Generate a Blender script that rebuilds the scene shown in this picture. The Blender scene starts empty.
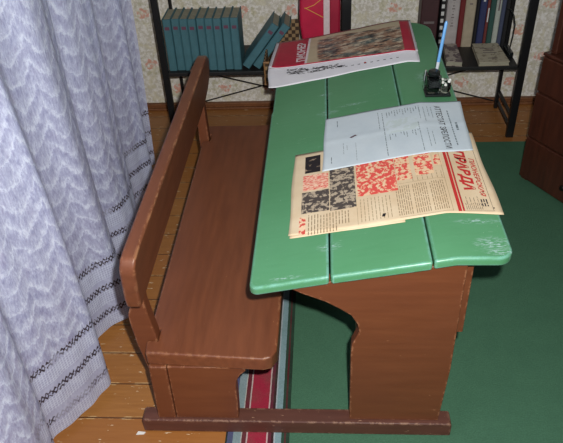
import bpy, bmesh, math, random
from mathutils import Vector, Matrix
random.seed(7)
sc = bpy.context.scene
C = sc.collection

# ---------------------------------------------------------------- camera
cam_d = bpy.data.cameras.new('camera'); cam = bpy.data.objects.new('camera', cam_d); C.objects.link(cam)
R_ = Vector((0.99778026, 0.04949347, -0.04455284)); U_ = Vector((0.00554871, 0.60491964, 0.79626719)); F_ = Vector((-0.06636092, 0.79474689, -0.60330225))
CAMP = Vector((0.50977498, -1.07617449, 1.55864779))
cam.matrix_world = Matrix(((R_.x, U_.x, -F_.x, CAMP.x), (R_.y, U_.y, -F_.y, CAMP.y), (R_.z, U_.z, -F_.z, CAMP.z), (0, 0, 0, 1)))
cam_d.sensor_width = 36; cam_d.lens = 647.96 * 36 / 563; cam_d.clip_start = .02
sc.camera = cam
# ---------------------------------------------------------------- world, light, exposure
w = bpy.data.worlds.new('world'); sc.world = w; w.use_nodes = True
w.node_tree.nodes['Background'].inputs[0].default_value = (.80, .88, 1, 1)
w.node_tree.nodes['Background'].inputs[1].default_value = .14
fl = bpy.data.lights.new('camera_flash', 'AREA'); fl.shape = 'DISK'; fl.size = .03; fl.energy = 40; fl.color = (1, .99, .97)
flo = bpy.data.objects.new('camera_flash', fl); C.objects.link(flo)
FLP = CAMP + R_ * .055 + U_ * .075
flo.matrix_world = Matrix(((R_.x, U_.x, -F_.x, FLP.x), (R_.y, U_.y, -F_.y, FLP.y), (R_.z, U_.z, -F_.z, FLP.z), (0, 0, 0, 1)))
sc.view_settings.view_transform = 'Standard'; sc.view_settings.look = 'None'
sc.view_settings.exposure = 0; sc.view_settings.gamma = 1; sc.view_settings.use_curve_mapping = False

# ---------------------------------------------------------------- materials
def lin(c):
    return tuple(((x / 255) / 12.92 if x / 255 <= .04045 else ((x / 255 + .055) / 1.055) ** 2.4) for x in c) + (1,)
class NT:
    def __init__(s, name):
        s.m = bpy.data.materials.new(name); s.m.use_nodes = True; s.t = s.m.node_tree; s.b = s.t.nodes['Principled BSDF']
        s.out = s.t.nodes['Material Output']
    def n(s, typ, **kw):
        nd = s.t.nodes.new(typ)
        for k, v in kw.items():
            if k in nd.inputs.keys(): s.set(nd.inputs[k], v)
            else: setattr(nd, k, v)
        return nd
    def set(s, inp, v):
        if isinstance(v, bpy.types.NodeSocket): s.t.links.new(v, inp)
        else: inp.default_value = v
    def coord(s, kind='Object', scale=(1, 1, 1), rot=(0, 0, 0), loc=(0, 0, 0)):
        tc = s.n('ShaderNodeTexCoord'); mp = s.n('ShaderNodeMapping'); s.t.links.new(tc.outputs[kind], mp.inputs[0])
        mp.inputs['Scale'].default_value = scale; mp.inputs['Rotation'].default_value = rot; mp.inputs['Location'].default_value = loc
        return mp.outputs[0]
    def noise(s, vec, scale, detail=3, rough=.5):
        nd = s.n('ShaderNodeTexNoise'); s.set(nd.inputs['Vector'], vec); nd.inputs['Scale'].default_value = scale
        nd.inputs['Detail'].default_value = detail; nd.inputs['Roughness'].default_value = rough
        return nd.outputs['Fac']
    def ramp(s, fac, stops):
        nd = s.n('ShaderNodeValToRGB'); s.set(nd.inputs[0], fac); e = nd.color_ramp.elements
        while len(e) < len(stops): e.new(.5)
        for i, (p, c) in enumerate(stops):
            e[i].position = p; e[i].color = c if len(c) == 4 else lin(c)
        return nd.outputs[0]
    def mix(s, f, a, b):
        nd = s.n('ShaderNodeMix', data_type='RGBA'); s.set(nd.inputs[0], f); s.set(nd.inputs[6], a); s.set(nd.inputs[7], b); return nd.outputs[2]
    def math(s, op, a, b=0., c=None):
        nd = s.n('ShaderNodeMath', operation=op); s.set(nd.inputs[0], a); s.set(nd.inputs[1], b)
        if c is not None: s.set(nd.inputs[2], c)
        return nd.outputs[0]
    def fin(s, col, rough=.5, bump=None, bs=.2, bd=.002, spec=.5):
        s.set(s.b.inputs['Base Color'], col); s.set(s.b.inputs['Roughness'], rough); s.b.inputs['Specular IOR Level'].default_value = spec
        if bump is not None:
            bn = s.n('ShaderNodeBump'); s.set(bn.inputs['Height'], bump); bn.inputs['Strength'].default_value = bs; bn.inputs['Distance'].default_value = bd
            s.t.links.new(bn.outputs[0], s.b.inputs['Normal'])
        return s.m
BW = lambda v: (v, v, v, 1)

def painted(name, c1, c2, chip, along='y', chip_t=.70, rough=.38, wear=.0):
    s = NT(name)
    sc_ = (9, 1, 9) if along == 'y' else ((1, 9, 9) if along == 'x' else (9, 9, 1))
    v = s.coord('Object', sc_); big = s.coord('Object')
    g = s.noise(v, 6, 4); b = s.noise(big, 5, 3)
    col = s.mix(s.ramp(g, [(.3, BW(0)), (.75, BW(1))]), lin(c1), lin(c2))
    col = s.mix(s.math('MULTIPLY', s.ramp(b, [(.35, BW(0)), (.7, BW(1))]), .35), col, lin(c2))
    ch = s.ramp(s.noise(s.coord('Object', (3, 1, 3) if along == 'y' else (1, 3, 3)), 38, 3, .6), [(chip_t, BW(0)), (chip_t + .02, BW(1))])
    col = s.mix(s.math('MULTIPLY', ch, .75), col, lin(chip))
    # worn arrises: paint rubbed away on the convex edges
    geo = s.n('ShaderNodeNewGeometry')
    bev = s.n('ShaderNodeBevel'); bev.inputs['Radius'].default_value = .008; bev.samples = 4
    dt = s.n('ShaderNodeVectorMath', operation='DOT_PRODUCT'); s.t.links.new(bev.outputs[0], dt.inputs[0]); s.t.links.new(geo.outputs['Normal'], dt.inputs[1])
    e = s.math('SUBTRACT', 1., dt.outputs['Value'])
    e = s.math('MULTIPLY', s.math('MULTIPLY', e, 11.), s.ramp(s.noise(s.coord('Object', (1, .5, 1)), 55, 4, .75), [(.50, BW(0)), (.58, BW(1))]))
    e = s.math('MINIMUM', e, .65)
    col = s.mix(e, col, lin(chip))
    return s.fin(col, s.ramp(b, [(.3, BW(rough)), (.8, BW(rough + .2))]), g, .25, .0015)

M = {}
M['brown'] = painted('brown_paint', (124, 72, 46), (104, 59, 38), (190, 138, 98), 'y', .76, .33)
M['brown_x'] = painted('brown_paint_crosswise', (114, 64, 38), (102, 55, 32), (190, 135, 98), 'x', .75, .38)
M['brown_dark'] = painted('worn_dark_brown_paint', (98, 58, 46), (80, 46, 36), (190, 150, 120), 'x', .69, .5)
# green board paint with pale scratches
def green_paint():
    s = NT('green_paint')
    big = s.coord('Object'); v = s.coord('Object', (2, 12, 2))
    g = s.noise(v, 7, 4); b = s.noise(big, 4, 3)
    col = s.mix(s.ramp(b, [(.3, BW(0)), (.7, BW(1))]), lin((84, 144, 102)), lin((74, 134, 90)))
    col = s.mix(s.math('MULTIPLY', g, .4), col, lin((96, 156, 114)))
    # long thin scratches running across the boards
    sv = s.coord('Object', (4, 60, 4), (0, 0, .12))
    sx = s.ramp(s.noise(sv, 9, 2, .6), [(.715, BW(0)), (.73, BW(1))])
    sx = s.math('MULTIPLY', sx, s.ramp(s.noise(big, 9, 2), [(.5, BW(0)), (.6, BW(1))]))
    col = s.mix(s.math('MULTIPLY', sx, .7), col, lin((176, 208, 188)))
    sp = s.ramp(s.noise(big, 120, 2, .5), [(.76, BW(0)), (.78, BW(1))])
    col = s.mix(s.math('MULTIPLY', sp, .6), col, lin((190, 215, 200)))
    tc = s.n('ShaderNodeTexCoord'); root = (.43, .7, 0)
    for (px, py, rx, ry) in ((.52, .106, .035, .018), (.521, .774, .04, .02), (.515, .905, .03, .012), (.88, .05, .05, .03), (.86, .13, .06, .012), (.895, .02, .05, .014), (.85, .90, .05, .06), (.60, .80, .06, .01), (.42, .02, .05, .01)):
        vm = s.n('ShaderNodeMapping'); s.t.links.new(tc.outputs['Object'], vm.inputs[0]); vm.inputs['Location'].default_value = (-(px - root[0]) / rx, -(py - root[1]) / ry, 0); vm.inputs['Scale'].default_value = (1 / rx, 1 / ry, 0)
        ln = s.n('ShaderNodeVectorMath', operation='LENGTH'); s.t.links.new(vm.outputs[0], ln.inputs[0])
        near = s.ramp(ln.outputs['Value'], [(.3, BW(1)), (1, BW(0))])
        sn = s.ramp(s.noise(s.coord('Object', (1, 5, 1), (0, 0, .2 + px)), 70, 3, .7), [(.53, BW(0)), (.57, BW(1))])
        col = s.mix(s.math('MULTIPLY', s.math('MULTIPLY', near, sn), .75), col, lin((180, 205, 205)))
    geo = s.n('ShaderNodeNewGeometry'); bev = s.n('ShaderNodeBevel'); bev.inputs['Radius'].default_value = .007; bev.samples = 4
    dt = s.n('ShaderNodeVectorMath', operation='DOT_PRODUCT'); s.t.links.new(bev.outputs[0], dt.inputs[0]); s.t.links.new(geo.outputs['Normal'], dt.inputs[1])
    e = s.math('MULTIPLY', s.math('SUBTRACT', 1., dt.outputs['Value']), 14.)
    e = s.math('MINIMUM', s.math('MULTIPLY', e, s.ramp(s.noise(s.coord('Object', (1, 1, 1)), 45, 4, .7), [(.35, BW(.15)), (.6, BW(1))])), .75)
    col = s.mix(e, col, lin((150, 205, 205)))
    return s.fin(col, .36, g, .3, .0012)
M['green'] = green_paint()

def simple(name, c, rough=.6, nz=.12, scale=40, metal=0., spec=.5):
    s = NT(name); n = s.noise(s.coord('Object'), scale, 3)
    dark = tuple(max(0, x * (1 - nz * 2)) for x in c)
    col = s.mix(n, lin(dark), lin(c)); s.b.inputs['Metallic'].default_value = metal
    return s.fin(col, rough, n, .1, .001, spec)

# ---------------------------------------------------------------- helpers
def smooth(o, ang=35):
    for p in o.data.polygons: p.use_smooth = True
    md = o.modifiers.new('es', 'EDGE_SPLIT'); md.split_angle = math.radians(ang)
def obj(name, bm, m, parent=None, sm=False, bev=0, seg=2, label=None):
    if parent is not None:
        off = parent.get('_w', None); off = Vector(off) if off is not None else Vector((0, 0, 0))
    bmesh.ops.recalc_face_normals(bm, faces=bm.faces)
    me = bpy.data.meshes.new(name)
    if parent is None:
        # own origin at the base centre
        xs = [v.co.x for v in bm.verts]; ys = [v.co.y for v in bm.verts]; zs = [v.co.z for v in bm.verts]
        off = Vector(((min(xs) + max(xs)) / 2, (min(ys) + max(ys)) / 2, min(zs)))
        if name.split('_')[0] in ('wall', 'floor', 'baseboard', 'window', 'green', 'lace'): off = Vector((0, 0, 0))
    bmesh.ops.translate(bm, verts=bm.verts, vec=-off)
    bm.to_mesh(me); bm.free()
    o = bpy.data.objects.new(name, me); C.objects.link(o)
    if m is not None: me.materials.append(m)
    if parent is None: o.location = off
    else: o.parent = parent
    if parent is None or parent.type == 'MESH' or True:
        WO[o.name] = off
    if bev:
        b = o.modifiers.new('bevel', 'BEVEL'); b.width = bev; b.segments = seg; b.limit_method = 'ANGLE'; b.angle_limit = math.radians(40)
        for p in me.polygons: p.use_smooth = True
        b.harden_normals = False
        o.modifiers.new('wn', 'WEIGHTED_NORMAL').keep_sharp = True
    elif sm: smooth(o)
    if label: o['label'] = label
    return o
WO = {}
def sub(name, bm, m, part, root, **kw):
    """a sub-part: the part's own origin equals its root's origin, so coordinates are given like the root's"""
    root_off = Vector(root['_w']) if root.get('_w') is not None else WO[root.name]
    o = obj(name, bm, m, _P(root_off, root), **kw)
    o.parent = part
    return o
class _P:
    def __init__(s, off, root): s.off = off; s.root = root; s.type = 'EMPTY'
    def get(s, k, d=None): return s.off
# obj() needs a real object for parent; wrap
_obj = obj
def obj(name, bm, m, parent=None, **kw):
    if isinstance(parent, _P):
        real = parent.root; t = _T(parent.off)
        return __mk(name, bm, m, parent.off, real, **kw)
    if parent is not None:
        off = Vector(parent['_w']) if parent.get('_w') is not None else WO[parent.name]
        return __mk(name, bm, m, off, parent, **kw)
    return _obj(name, bm, m, None, **kw)
class _T:
    def __init__(s, o): pass
def __mk(name, bm, m, off, parent, sm=False, bev=0, seg=2, label=None):
    bmesh.ops.recalc_face_normals(bm, faces=bm.faces)
    bmesh.ops.translate(bm, verts=bm.verts, vec=-Vector(off))
    me = bpy.data.meshes.new(name); bm.to_mesh(me); bm.free()
    o = bpy.data.objects.new(name, me); C.objects.link(o); o.parent = parent
    if m is not None: me.materials.append(m)
    WO[o.name] = Vector(off)
    if bev:
        b = o.modifiers.new('bevel', 'BEVEL'); b.width = bev; b.segments = seg; b.limit_method = 'ANGLE'; b.angle_limit = math.radians(40)
        for p in me.polygons: p.use_smooth = True
        o.modifiers.new('wn', 'WEIGHTED_NORMAL').keep_sharp = True
    elif sm: smooth(o)
    if label: o['label'] = label
    return o
def thing(name, label, cat, loc, group=None):
    o = bpy.data.objects.new(name, None); C.objects.link(o); o.location = loc; o.empty_display_size = .05
    o['label'] = label; o['category'] = cat; o['_w'] = tuple(loc)
    if group: o['group'] = group
    return o
def tag(o, label, cat, group=None, kind=None):
    o['label'] = label; o['category'] = cat
    if group: o['group'] = group
    if kind: o['kind'] = kind
    return o
def struct(o): o['kind'] = 'structure'; return o
def bx(bm, x0, x1, y0, y1, z0, z1):
    vs = [bm.verts.new((x, y, z)) for x in (x0, x1) for y in (y0, y1) for z in (z0, z1)]
    for f in ((0, 1, 3, 2), (4, 6, 7, 5), (0, 4, 5, 1), (2, 3, 7, 6), (0, 2, 6, 4), (1, 5, 7, 3)): bm.faces.new([vs[i] for i in f])
    return vs
def box(*a):
    bm = bmesh.new(); bx(bm, *a); return bm
def prism(bm, pts, axis, a, b):
    """polygon pts extruded along an axis from a to b; pts are the other two coordinates in xyz order"""
    def mk(p, t):
        if axis == 'y': return (p[0], t, p[1])
        if axis == 'x': return (t, p[0], p[1])
        return (p[0], p[1], t)
    A = [bm.verts.new(mk(p, a)) for p in pts]; B = [bm.verts.new(mk(p, b)) for p in pts]
    bm.faces.new(A); bm.faces.new(B[::-1]); n = len(pts)
    for i in range(n): bm.faces.new([A[i], A[(i + 1) % n], B[(i + 1) % n], B[i]])
    return A + B
def tube(bm, pts, r, n=8, cap=True):
    pts = [Vector(p) for p in pts]; rings = []
    for i, p in enumerate(pts):
        d = (pts[min(i + 1, len(pts) - 1)] - pts[max(i - 1, 0)]).normalized()
        a = d.orthogonal().normalized() if i == 0 else (rings_a - d * rings_a.dot(d)).normalized()
        rings_a = a; b = d.cross(a); rr = r[i] if isinstance(r, (list, tuple)) else r
        rings.append([bm.verts.new(p + a * rr * math.cos(2 * math.pi * k / n) + b * rr * math.sin(2 * math.pi * k / n)) for k in range(n)])
    for i in range(len(rings) - 1):
        for k in range(n): bm.faces.new([rings[i][k], rings[i][(k + 1) % n], rings[i + 1][(k + 1) % n], rings[i + 1][k]])
    if cap: bm.faces.new(rings[0]); bm.faces.new(rings[-1][::-1])
def lathe(bm, prof, c, n=20):
    rings = []
    for r, z in prof: rings.append([bm.verts.new((c[0] + r * math.cos(2 * math.pi * k / n), c[1] + r * math.sin(2 * math.pi * k / n), c[2] + z)) for k in range(n)])
    for i in range(len(rings) - 1):
        for k in range(n): bm.faces.new([rings[i][k], rings[i][(k + 1) % n], rings[i + 1][(k + 1) % n], rings[i + 1][k]])
    bm.faces.new(rings[0]); bm.faces.new(rings[-1][::-1])

# ================================================================ THE SETTING
def floor_mat():
    s = NT('painted_floorboards'); tc = s.n('ShaderNodeTexCoord'); sp = s.n('ShaderNodeSeparateXYZ'); s.t.links.new(tc.outputs['Object'], sp.inputs[0])
    y = s.math('DIVIDE', s.math('ADD', sp.outputs[1], 20 * .122 - .044), .122); fr = s.math('FRACT', y); idx = s.math('FLOOR', y)
    seam = s.math('LESS_THAN', s.math('ABSOLUTE', s.math('SUBTRACT', fr, .5)), .482)   # 0 on the seam
    wn = s.n('ShaderNodeTexWhiteNoise', noise_dimensions='1D'); s.set(wn.inputs['W'], idx)
    g = s.noise(s.coord('Object', (1, 14, 1)), 7, 5, .6); b = s.noise(s.coord('Object'), 4, 3)
    col = s.mix(g, lin((136, 86, 38)), lin((178, 122, 62)))
    col = s.mix(s.math('MULTIPLY', wn.outputs[0], .45), col, lin((150, 88, 42)))
    # pale wear along the seams
    near = s.math('GREATER_THAN', s.math('ABSOLUTE', s.math('SUBTRACT', fr, .5)), .455)
    wr = s.math('MULTIPLY', near, s.ramp(s.noise(s.coord('Object', (1, 3, 1)), 26, 3, .6), [(.5, BW(0)), (.6, BW(1))]))
    col = s.mix(s.math('MULTIPLY', wr, .7), col, lin((214, 180, 128)))
    ch = s.ramp(s.noise(s.coord('Object', (1, 4, 1)), 22, 3, .6), [(.66, BW(0)), (.68, BW(1))])
    col = s.mix(s.math('MULTIPLY', ch, .7), col, lin((235, 215, 180)))
    col = s.mix(seam, lin((88, 52, 24)), col)
    return s.fin(col, s.ramp(b, [(.3, BW(.3)), (.7, BW(.5))]), s.math('ADD', seam, s.math('MULTIPLY', g, .2)), .5, .003)
bm = bmesh.new(); bx(bm, -1.2, 3.0, -2.2, 2.05, -.05, 0)
struct(obj('floor', bm, floor_mat()))

def wall_mat():
    s = NT('floral_wallpaper')
    v = s.coord('Object')
    fine = s.noise(v, 75, 3, .6); mid = s.noise(v, 24, 3, .6)
    col = s.mix(s.ramp(fine, [(.42, BW(0)), (.6, BW(1))]), lin((214, 208, 192)), lin((246, 242, 234)))
    col = s.mix(s.math('MULTIPLY', s.ramp(mid, [(.52, BW(0)), (.6, BW(1))]), .6), col, lin((220, 212, 180)))
    # rose clusters on a regular drop
    tc = s.n('ShaderNodeTexCoord'); sp = s.n('ShaderNodeSeparateXYZ'); s.t.links.new(tc.outputs['Object'], sp.inputs[0])
    u = s.math('ADD', sp.outputs[0], sp.outputs[1])
    def cell(ou, oz, rad):
        fu = s.math('SUBTRACT', s.math('FRACT', s.math('DIVIDE', s.math('ADD', u, 10 + ou), .24)), .5)
        fz = s.math('SUBTRACT', s.math('FRACT', s.math('DIVIDE', s.math('ADD', sp.outputs[2], 10 + oz), .26)), .5)
        d = s.math('SQRT', s.math('ADD', s.math('MULTIPLY', fu, fu), s.math('MULTIPLY', s.math('MULTIPLY', fz, fz), 1.8)))
        d = s.math('ADD', d, s.math('MULTIPLY', s.math('SUBTRACT', s.noise(v, 42, 2), .5), .22))
        return d
    for ou, oz in ((.02, .03), (.14, .16)):
        d = cell(ou, oz, .1)
        blob = s.math('MULTIPLY', s.math('LESS_THAN', d, .13), s.ramp(s.noise(v, 60, 2), [(.42, BW(0)), (.55, BW(1))]))
        col = s.mix(s.math('MULTIPLY', blob, .75), col, lin((222, 148, 124)))
        ring = s.math('MULTIPLY', s.math('COMPARE', d, .24, .035), s.ramp(s.noise(v, 48, 2), [(.45, BW(0)), (.6, BW(1))]))
        col = s.mix(s.math('MULTIPLY', ring, .6), col, lin((188, 184, 150)))
    return s.fin(col, .8, fine, .08, .001, .3)
WP = wall_mat()
bm = bmesh.new(); bx(bm, -.62, 3.0, 1.98, 2.05, 0, 2.6); struct(obj('wall_back', bm, WP))
bm = bmesh.new()      # left wall with an opening for the window
for a in ((-.62, -.52, -2.2, -.5, 0, 2.6), (-.62, -.52, 1.1, 1.98, 0, 2.6), (-.62, -.52, -.5, 1.1, 0, .85), (-.62, -.52, -.5, 1.1, 2.2, 2.6)): bx(bm, *a)
struct(obj('wall_left', bm, WP))
M['skirting'] = painted('baseboard_paint', (128, 78, 42), (104, 62, 34), (160, 110, 66), 'x', .8, .45)
bm = bmesh.new(); bx(bm, -.50, 3.0, 1.955, 1.98, 0, .030); bx(bm, -.50, 3.0, 1.94, 1.98, 0, .012); struct(obj('baseboard_back', bm, M['skirting'], bev=.003))
bm = bmesh.new(); bx(bm, -.52, -.5, -2.2, 1.98, 0, .034); struct(obj('baseboard_left', bm, M['skirting'], bev=.003))
M['white_paint'] = simple('white_gloss_paint', (225, 225, 222), .35, .04)
gl = NT('window_glass'); gl.b.inputs['Transmission Weight'].default_value = 1; gl.b.inputs['Roughness'].default_value = .02; gl.b.inputs['IOR'].default_value = 1.05; GL = gl.m
bm = bmesh.new()
for a in ((-.6, -.54, -.5, -.43, .85, 2.2), (-.6, -.54, 1.03, 1.1, .85, 2.2), (-.6, -.54, -.43, 1.03, .85, .92), (-.6, -.54, -.43, 1.03, 2.13, 2.2), (-.6, -.54, .27, .33, .92, 2.13)): bx(bm, *a)
wf = struct(obj('window_1', bm, M['white_paint'], bev=.004))
obj('window_pane', box(-.572, -.568, -.43, 1.03, .92, 2.13), GL, wf)
obj('window_sill', box(-.60, -.44, -.55, 1.15, .82, .848), M['white_paint'], wf, bev=.004)

# ---------------------------------------------------------------- rug
def rug_mat():
    s = NT('striped_border_carpet'); tc = s.n('ShaderNodeTexCoord'); sp = s.n('ShaderNodeSeparateXYZ'); s.t.links.new(tc.outputs['Object'], sp.inputs[0])
    x = s.math('ADD', sp.outputs[0], s.math('MULTIPLY', s.math('SUBTRACT', s.noise(s.coord('Object'), 60, 2), .5), .002))
    rp = s.n('ShaderNodeValToRGB'); rp.color_ramp.interpolation = 'CONSTANT'
    x0, x1 = .225, .425
    s.set(rp.inputs[0], s.math('DIVIDE', s.math('SUBTRACT', x, x0), x1 - x0))
    st = [(.225, (40, 34, 40)), (.236, (92, 88, 130)), (.252, (150, 168, 172)), (.2735, (210, 205, 195)), (.2765, (116, 42, 56)), (.2885, (215, 190, 185)), (.2925, (176, 40, 68)), (.345, (220, 190, 185)), (.349, (112, 40, 60)), (.358, (70, 32, 40)), (.3655, (190, 200, 205)), (.369, (150, 178, 184)), (.3865, (52, 72, 60)), (.394, (96, 36, 44)), (.400, (44, 60, 48)), (.409, (82, 126, 98))]
    e = rp.color_ramp.elements
    while len(e) < len(st): e.new(.9)
    for i, (p, c) in enumerate(st): e[i].position = (p - x0) / (x1 - x0); e[i].color = lin(c)
    f = s.noise(s.coord('Object', (1, 1.6, 1)), 260, 2, .7); b = s.noise(s.coord('Object'), 14, 4, .6)
    col = s.mix(s.math('MULTIPLY', s.math('SUBTRACT', 1., f), .55), rp.outputs[0], lin((30, 44, 36)))
    col = s.mix(s.math('MULTIPLY', s.ramp(b, [(.4, BW(0)), (.7, BW(1))]), .25), col, lin((60, 96, 76)))
    return s.fin(col, .95, f, .7, .003, .1)
bm = bmesh.new(); bx(bm, .232, 2.3, -.9, 1.575, 0, .0022)
rug = obj('green_rug', bm, rug_mat()); rug.name = 'rug'
tag(rug, 'dark green carpet with red, blue and white striped border, under the desk', 'rug')

# ---------------------------------------------------------------- curtain
CY0, CY1, CZ0, CZ1 = -1.25, 1.39, .022, 2.35
def curtain_x(y, z):
    lo = 1 - max(0, min(1, z / 1.4)) * .45
    a = .043 * math.cos(2 * math.pi * (y - .125) / .335)
    a += .008 * math.cos(2 * math.pi * (y - .02) / .141 + z * 1.3) + .003 * math.cos(2 * math.pi * y / .071 + z * 2)
    drift = -.055 * max(0, (y - .55)) / .8
    return -.193 + lo * a + (.010 * math.exp(-((y - .12) / .09) ** 2)) + drift + .01 * math.sin(z * 3 + y * 4)
def curtain():
    bm = bmesh.new(); ny, nz = 300, 90; uvl = bm.loops.layers.uv.new('uv'); G = []
    s = 0; px = None; S = []
    for i in range(ny + 1):
        y = CY0 + (CY1 - CY0) * i / ny; x = curtain_x(y, .2)
        if px is not None: s += math.hypot(x - px[0], y - px[1])
        px = (x, y); S.append(s)
    for i in range(ny + 1):
        y = CY0 + (CY1 - CY0) * i / ny
        row = []
        for j in range(nz + 1):
            z = CZ0 + (CZ1 - CZ0) * (j / nz)
            yy = y + .02 * math.sin(y * 9 + z * 2) * (z / 2.4)
            hem = .012 * math.sin(y * 7)
            row.append(bm.verts.new((curtain_x(y, z), yy, z + hem * (1 - j / nz))))
        G.append(row)
    for i in range(ny):
        for j in range(nz):
            f = bm.faces.new([G[i][j], G[i + 1][j], G[i + 1][j + 1], G[i][j + 1]]); f.smooth = True
            for l, (a, b) in zip(f.loops, ((i, j), (i + 1, j), (i + 1, j + 1), (i, j + 1))): l[uvl].uv = (S[a], (CZ1 - CZ0) * b / nz)
    return bm
def lace_mat():
    s = NT('sheer_lace'); tc = s.n('ShaderNodeTexCoord'); sp = s.n('ShaderNodeSeparateXYZ'); s.t.links.new(tc.outputs['UV'], sp.inputs[0])
    mp = s.n('ShaderNodeMapping'); s.t.links.new(tc.outputs['UV'], mp.inputs[0]); uv = mp.outputs[0]
    u, v = sp.outputs[0], sp.outputs[1]
    # rows of hanging U-shaped loops with threads fanning between them
    wu = s.math('ADD', u, s.math('MULTIPLY', s.math('SUBTRACT', s.noise(uv, 9, 2), .5), .03))
    fu = s.math('SUBTRACT', s.math('FRACT', s.math('DIVIDE', wu, .105)), .5)
    par = s.math('MULTIPLY', s.math('MULTIPLY', fu, fu), .20)
    wob = s.math('MULTIPLY', s.math('SUBTRACT', s.noise(uv, 34, 4, .75), .5), .07)
    r = s.math('FRACT', s.math('DIVIDE', s.math('ADD', s.math('SUBTRACT', v, par), wob), .058))
    sc1 = s.ramp(r, [(0, BW(.55)), (.10, BW(1)), (.26, BW(.5)), (.5, BW(.2)), (.8, BW(.0)), (1, BW(.35))])
    m2 = s.n('ShaderNodeMapping'); s.t.links.new(tc.outputs['UV'], m2.inputs[0]); m2.inputs['Scale'].default_value = (4, 1, 1); fib = s.noise(m2.outputs[0], 48, 4, .75)
    m3 = s.n('ShaderNodeMapping'); s.t.links.new(tc.outputs['UV'], m3.inputs[0]); m3.inputs['Scale'].default_value = (2, 1, 1); m3.inputs['Rotation'].default_value = (0, 0, .5); fib2 = s.noise(m3.outputs[0], 26, 5, .7)
    dens = s.math('ADD', s.math('MULTIPLY', sc1, .20), s.math('ADD', s.math('MULTIPLY', fib, .62), s.math('MULTIPLY', fib2, .55)))
    dens = s.ramp(dens, [(.46, BW(0)), (.82, BW(1))])
    # bottom zone: plain net with fine grid and dark drawn-thread bands
    bot = s.math('LESS_THAN', v, .27)
    gu = s.math('LESS_THAN', s.math('FRACT', s.math('DIVIDE', u, .0085)), .25); gv = s.math('LESS_THAN', s.math('FRACT', s.math('DIVIDE', v, .0085)), .25)
    grid = s.math('MAXIMUM', gu, gv)
    zonev = s.math('FRACT', s.math('DIVIDE', v, .098))       # three tiers
    gridzone = s.math('LESS_THAN', zonev, .5)
    botd = s.math('ADD', s.math('MULTIPLY', s.math('MULTIPLY', grid, gridzone), .42), s.math('ADD', .38, s.math('MULTIPLY', dens, .3)))
    dens = s.math('ADD', s.math('MULTIPLY', s.math('SUBTRACT', 1., bot), dens), s.math('MULTIPLY', bot, botd))
    zig = s.math('MULTIPLY', s.math('SUBTRACT', s.math('ABSOLUTE', s.math('SUBTRACT', s.math('FRACT', s.math('DIVIDE', u, .026)), .5)), .25), .11)
    zig2 = s.math('MULTIPLY', zig, -1.)
    d1 = s.math('LESS_THAN', s.math('ABSOLUTE', s.math('SUBTRACT', s.math('SUBTRACT', zonev, .66), zig)), .030)
    d1 = s.math('COMPARE', zonev, s.math('ADD', .66, s.math('MULTIPLY', zig, 3.6)), .045)
    d2 = s.math('COMPARE', zonev, s.math('ADD', .66, s.math('MULTIPLY', zig2, 3.6)), .045)
    dark = s.math('MULTIPLY', s.math('MAXIMUM', d1, d2), s.math('LESS_THAN', v, .33))
    dark = s.math('MULTIPLY', dark, s.math('MULTIPLY', s.ramp(s.noise(uv, 9, 2), [(.38, BW(.3)), (.48, BW(1))]), s.ramp(s.noise(uv, 120, 2), [(.38, BW(0)), (.48, BW(1))])))
    col = s.mix(dens, lin((188, 192, 238)), lin((228, 235, 255)))
    col = s.mix(s.math('MULTIPLY', dark, .95), col, lin((50, 28, 30)))
    b = s.b; s.set(b.inputs['Base Color'], col); b.inputs['Roughness'].default_value = .85; b.inputs['Specular IOR Level'].default_value = .15
    tl = s.n('ShaderNodeBsdfTranslucent'); s.set(tl.inputs[0], col); ms = s.n('ShaderNodeMixShader'); ms.inputs[0].default_value = .3
    s.t.links.new(b.outputs[0], ms.inputs[1]); s.t.links.new(tl.outputs[0], ms.inputs[2])
    tr = s.n('ShaderNodeBsdfTransparent'); m4 = s.n('ShaderNodeMixShader')
    al = s.math('MAXIMUM', s.math('ADD', .60, s.math('MULTIPLY', dens, .40)), dark); s.set(m4.inputs[0], al)
    s.t.links.new(tr.outputs[0], m4.inputs[1]); s.t.links.new(ms.outputs[0], m4.inputs[2]); s.t.links.new(m4.outputs[0], s.out.inputs[0])
    bn = s.n('ShaderNodeBump'); s.set(bn.inputs['Height'], dens); bn.inputs['Strength'].default_value = .4; bn.inputs['Distance'].default_value = .003; s.t.links.new(bn.outputs[0], b.inputs['Normal'])
    return s.m
LACE = lace_mat()
cur = obj('lace_curtain', curtain(), LACE)
tag(cur, 'sheer white lace curtain with dark stitched bands above its hem, beside the bench', 'curtain')
bm = bmesh.new(); tube(bm, [(-.235, -1.35, 2.37), (-.235, 1.5, 2.37)], .012, 12)
rod = obj('curtain_rod', bm, M['white_paint'], sm=True); tag(rod, 'white rod carrying the sheer lace curtain above the window', 'curtain rod')
for y in (-1.2, 1.45): obj('rod_bracket', box(-.53, -.235, y - .01, y + .01, 2.355, 2.385), M['white_paint'], rod)

# ================================================================ SCHOOL DESK
D = thing('school_desk', 'old brown wooden school desk with attached bench and three-board green sloping top', 'school desk', (.43, .7, 0))
SK = .053; TOPK = .7964; AL = (.6406 - .5485) / (.7964 - .3361)
def topz(x): return .6406 if x >= TOPK else .6406 - AL * (TOPK - x)
for y0 in (0., 1.19):
    bm = bmesh.new()
    prism(bm, [(0, .0024), (.849, .0024), (.849, SK - .006), (.843, SK), (.004, SK), (0, SK - .005)], 'y', y0, y0 + .0465)
    obj('skid', bm, M['brown_dark'], D, bev=.004)
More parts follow.
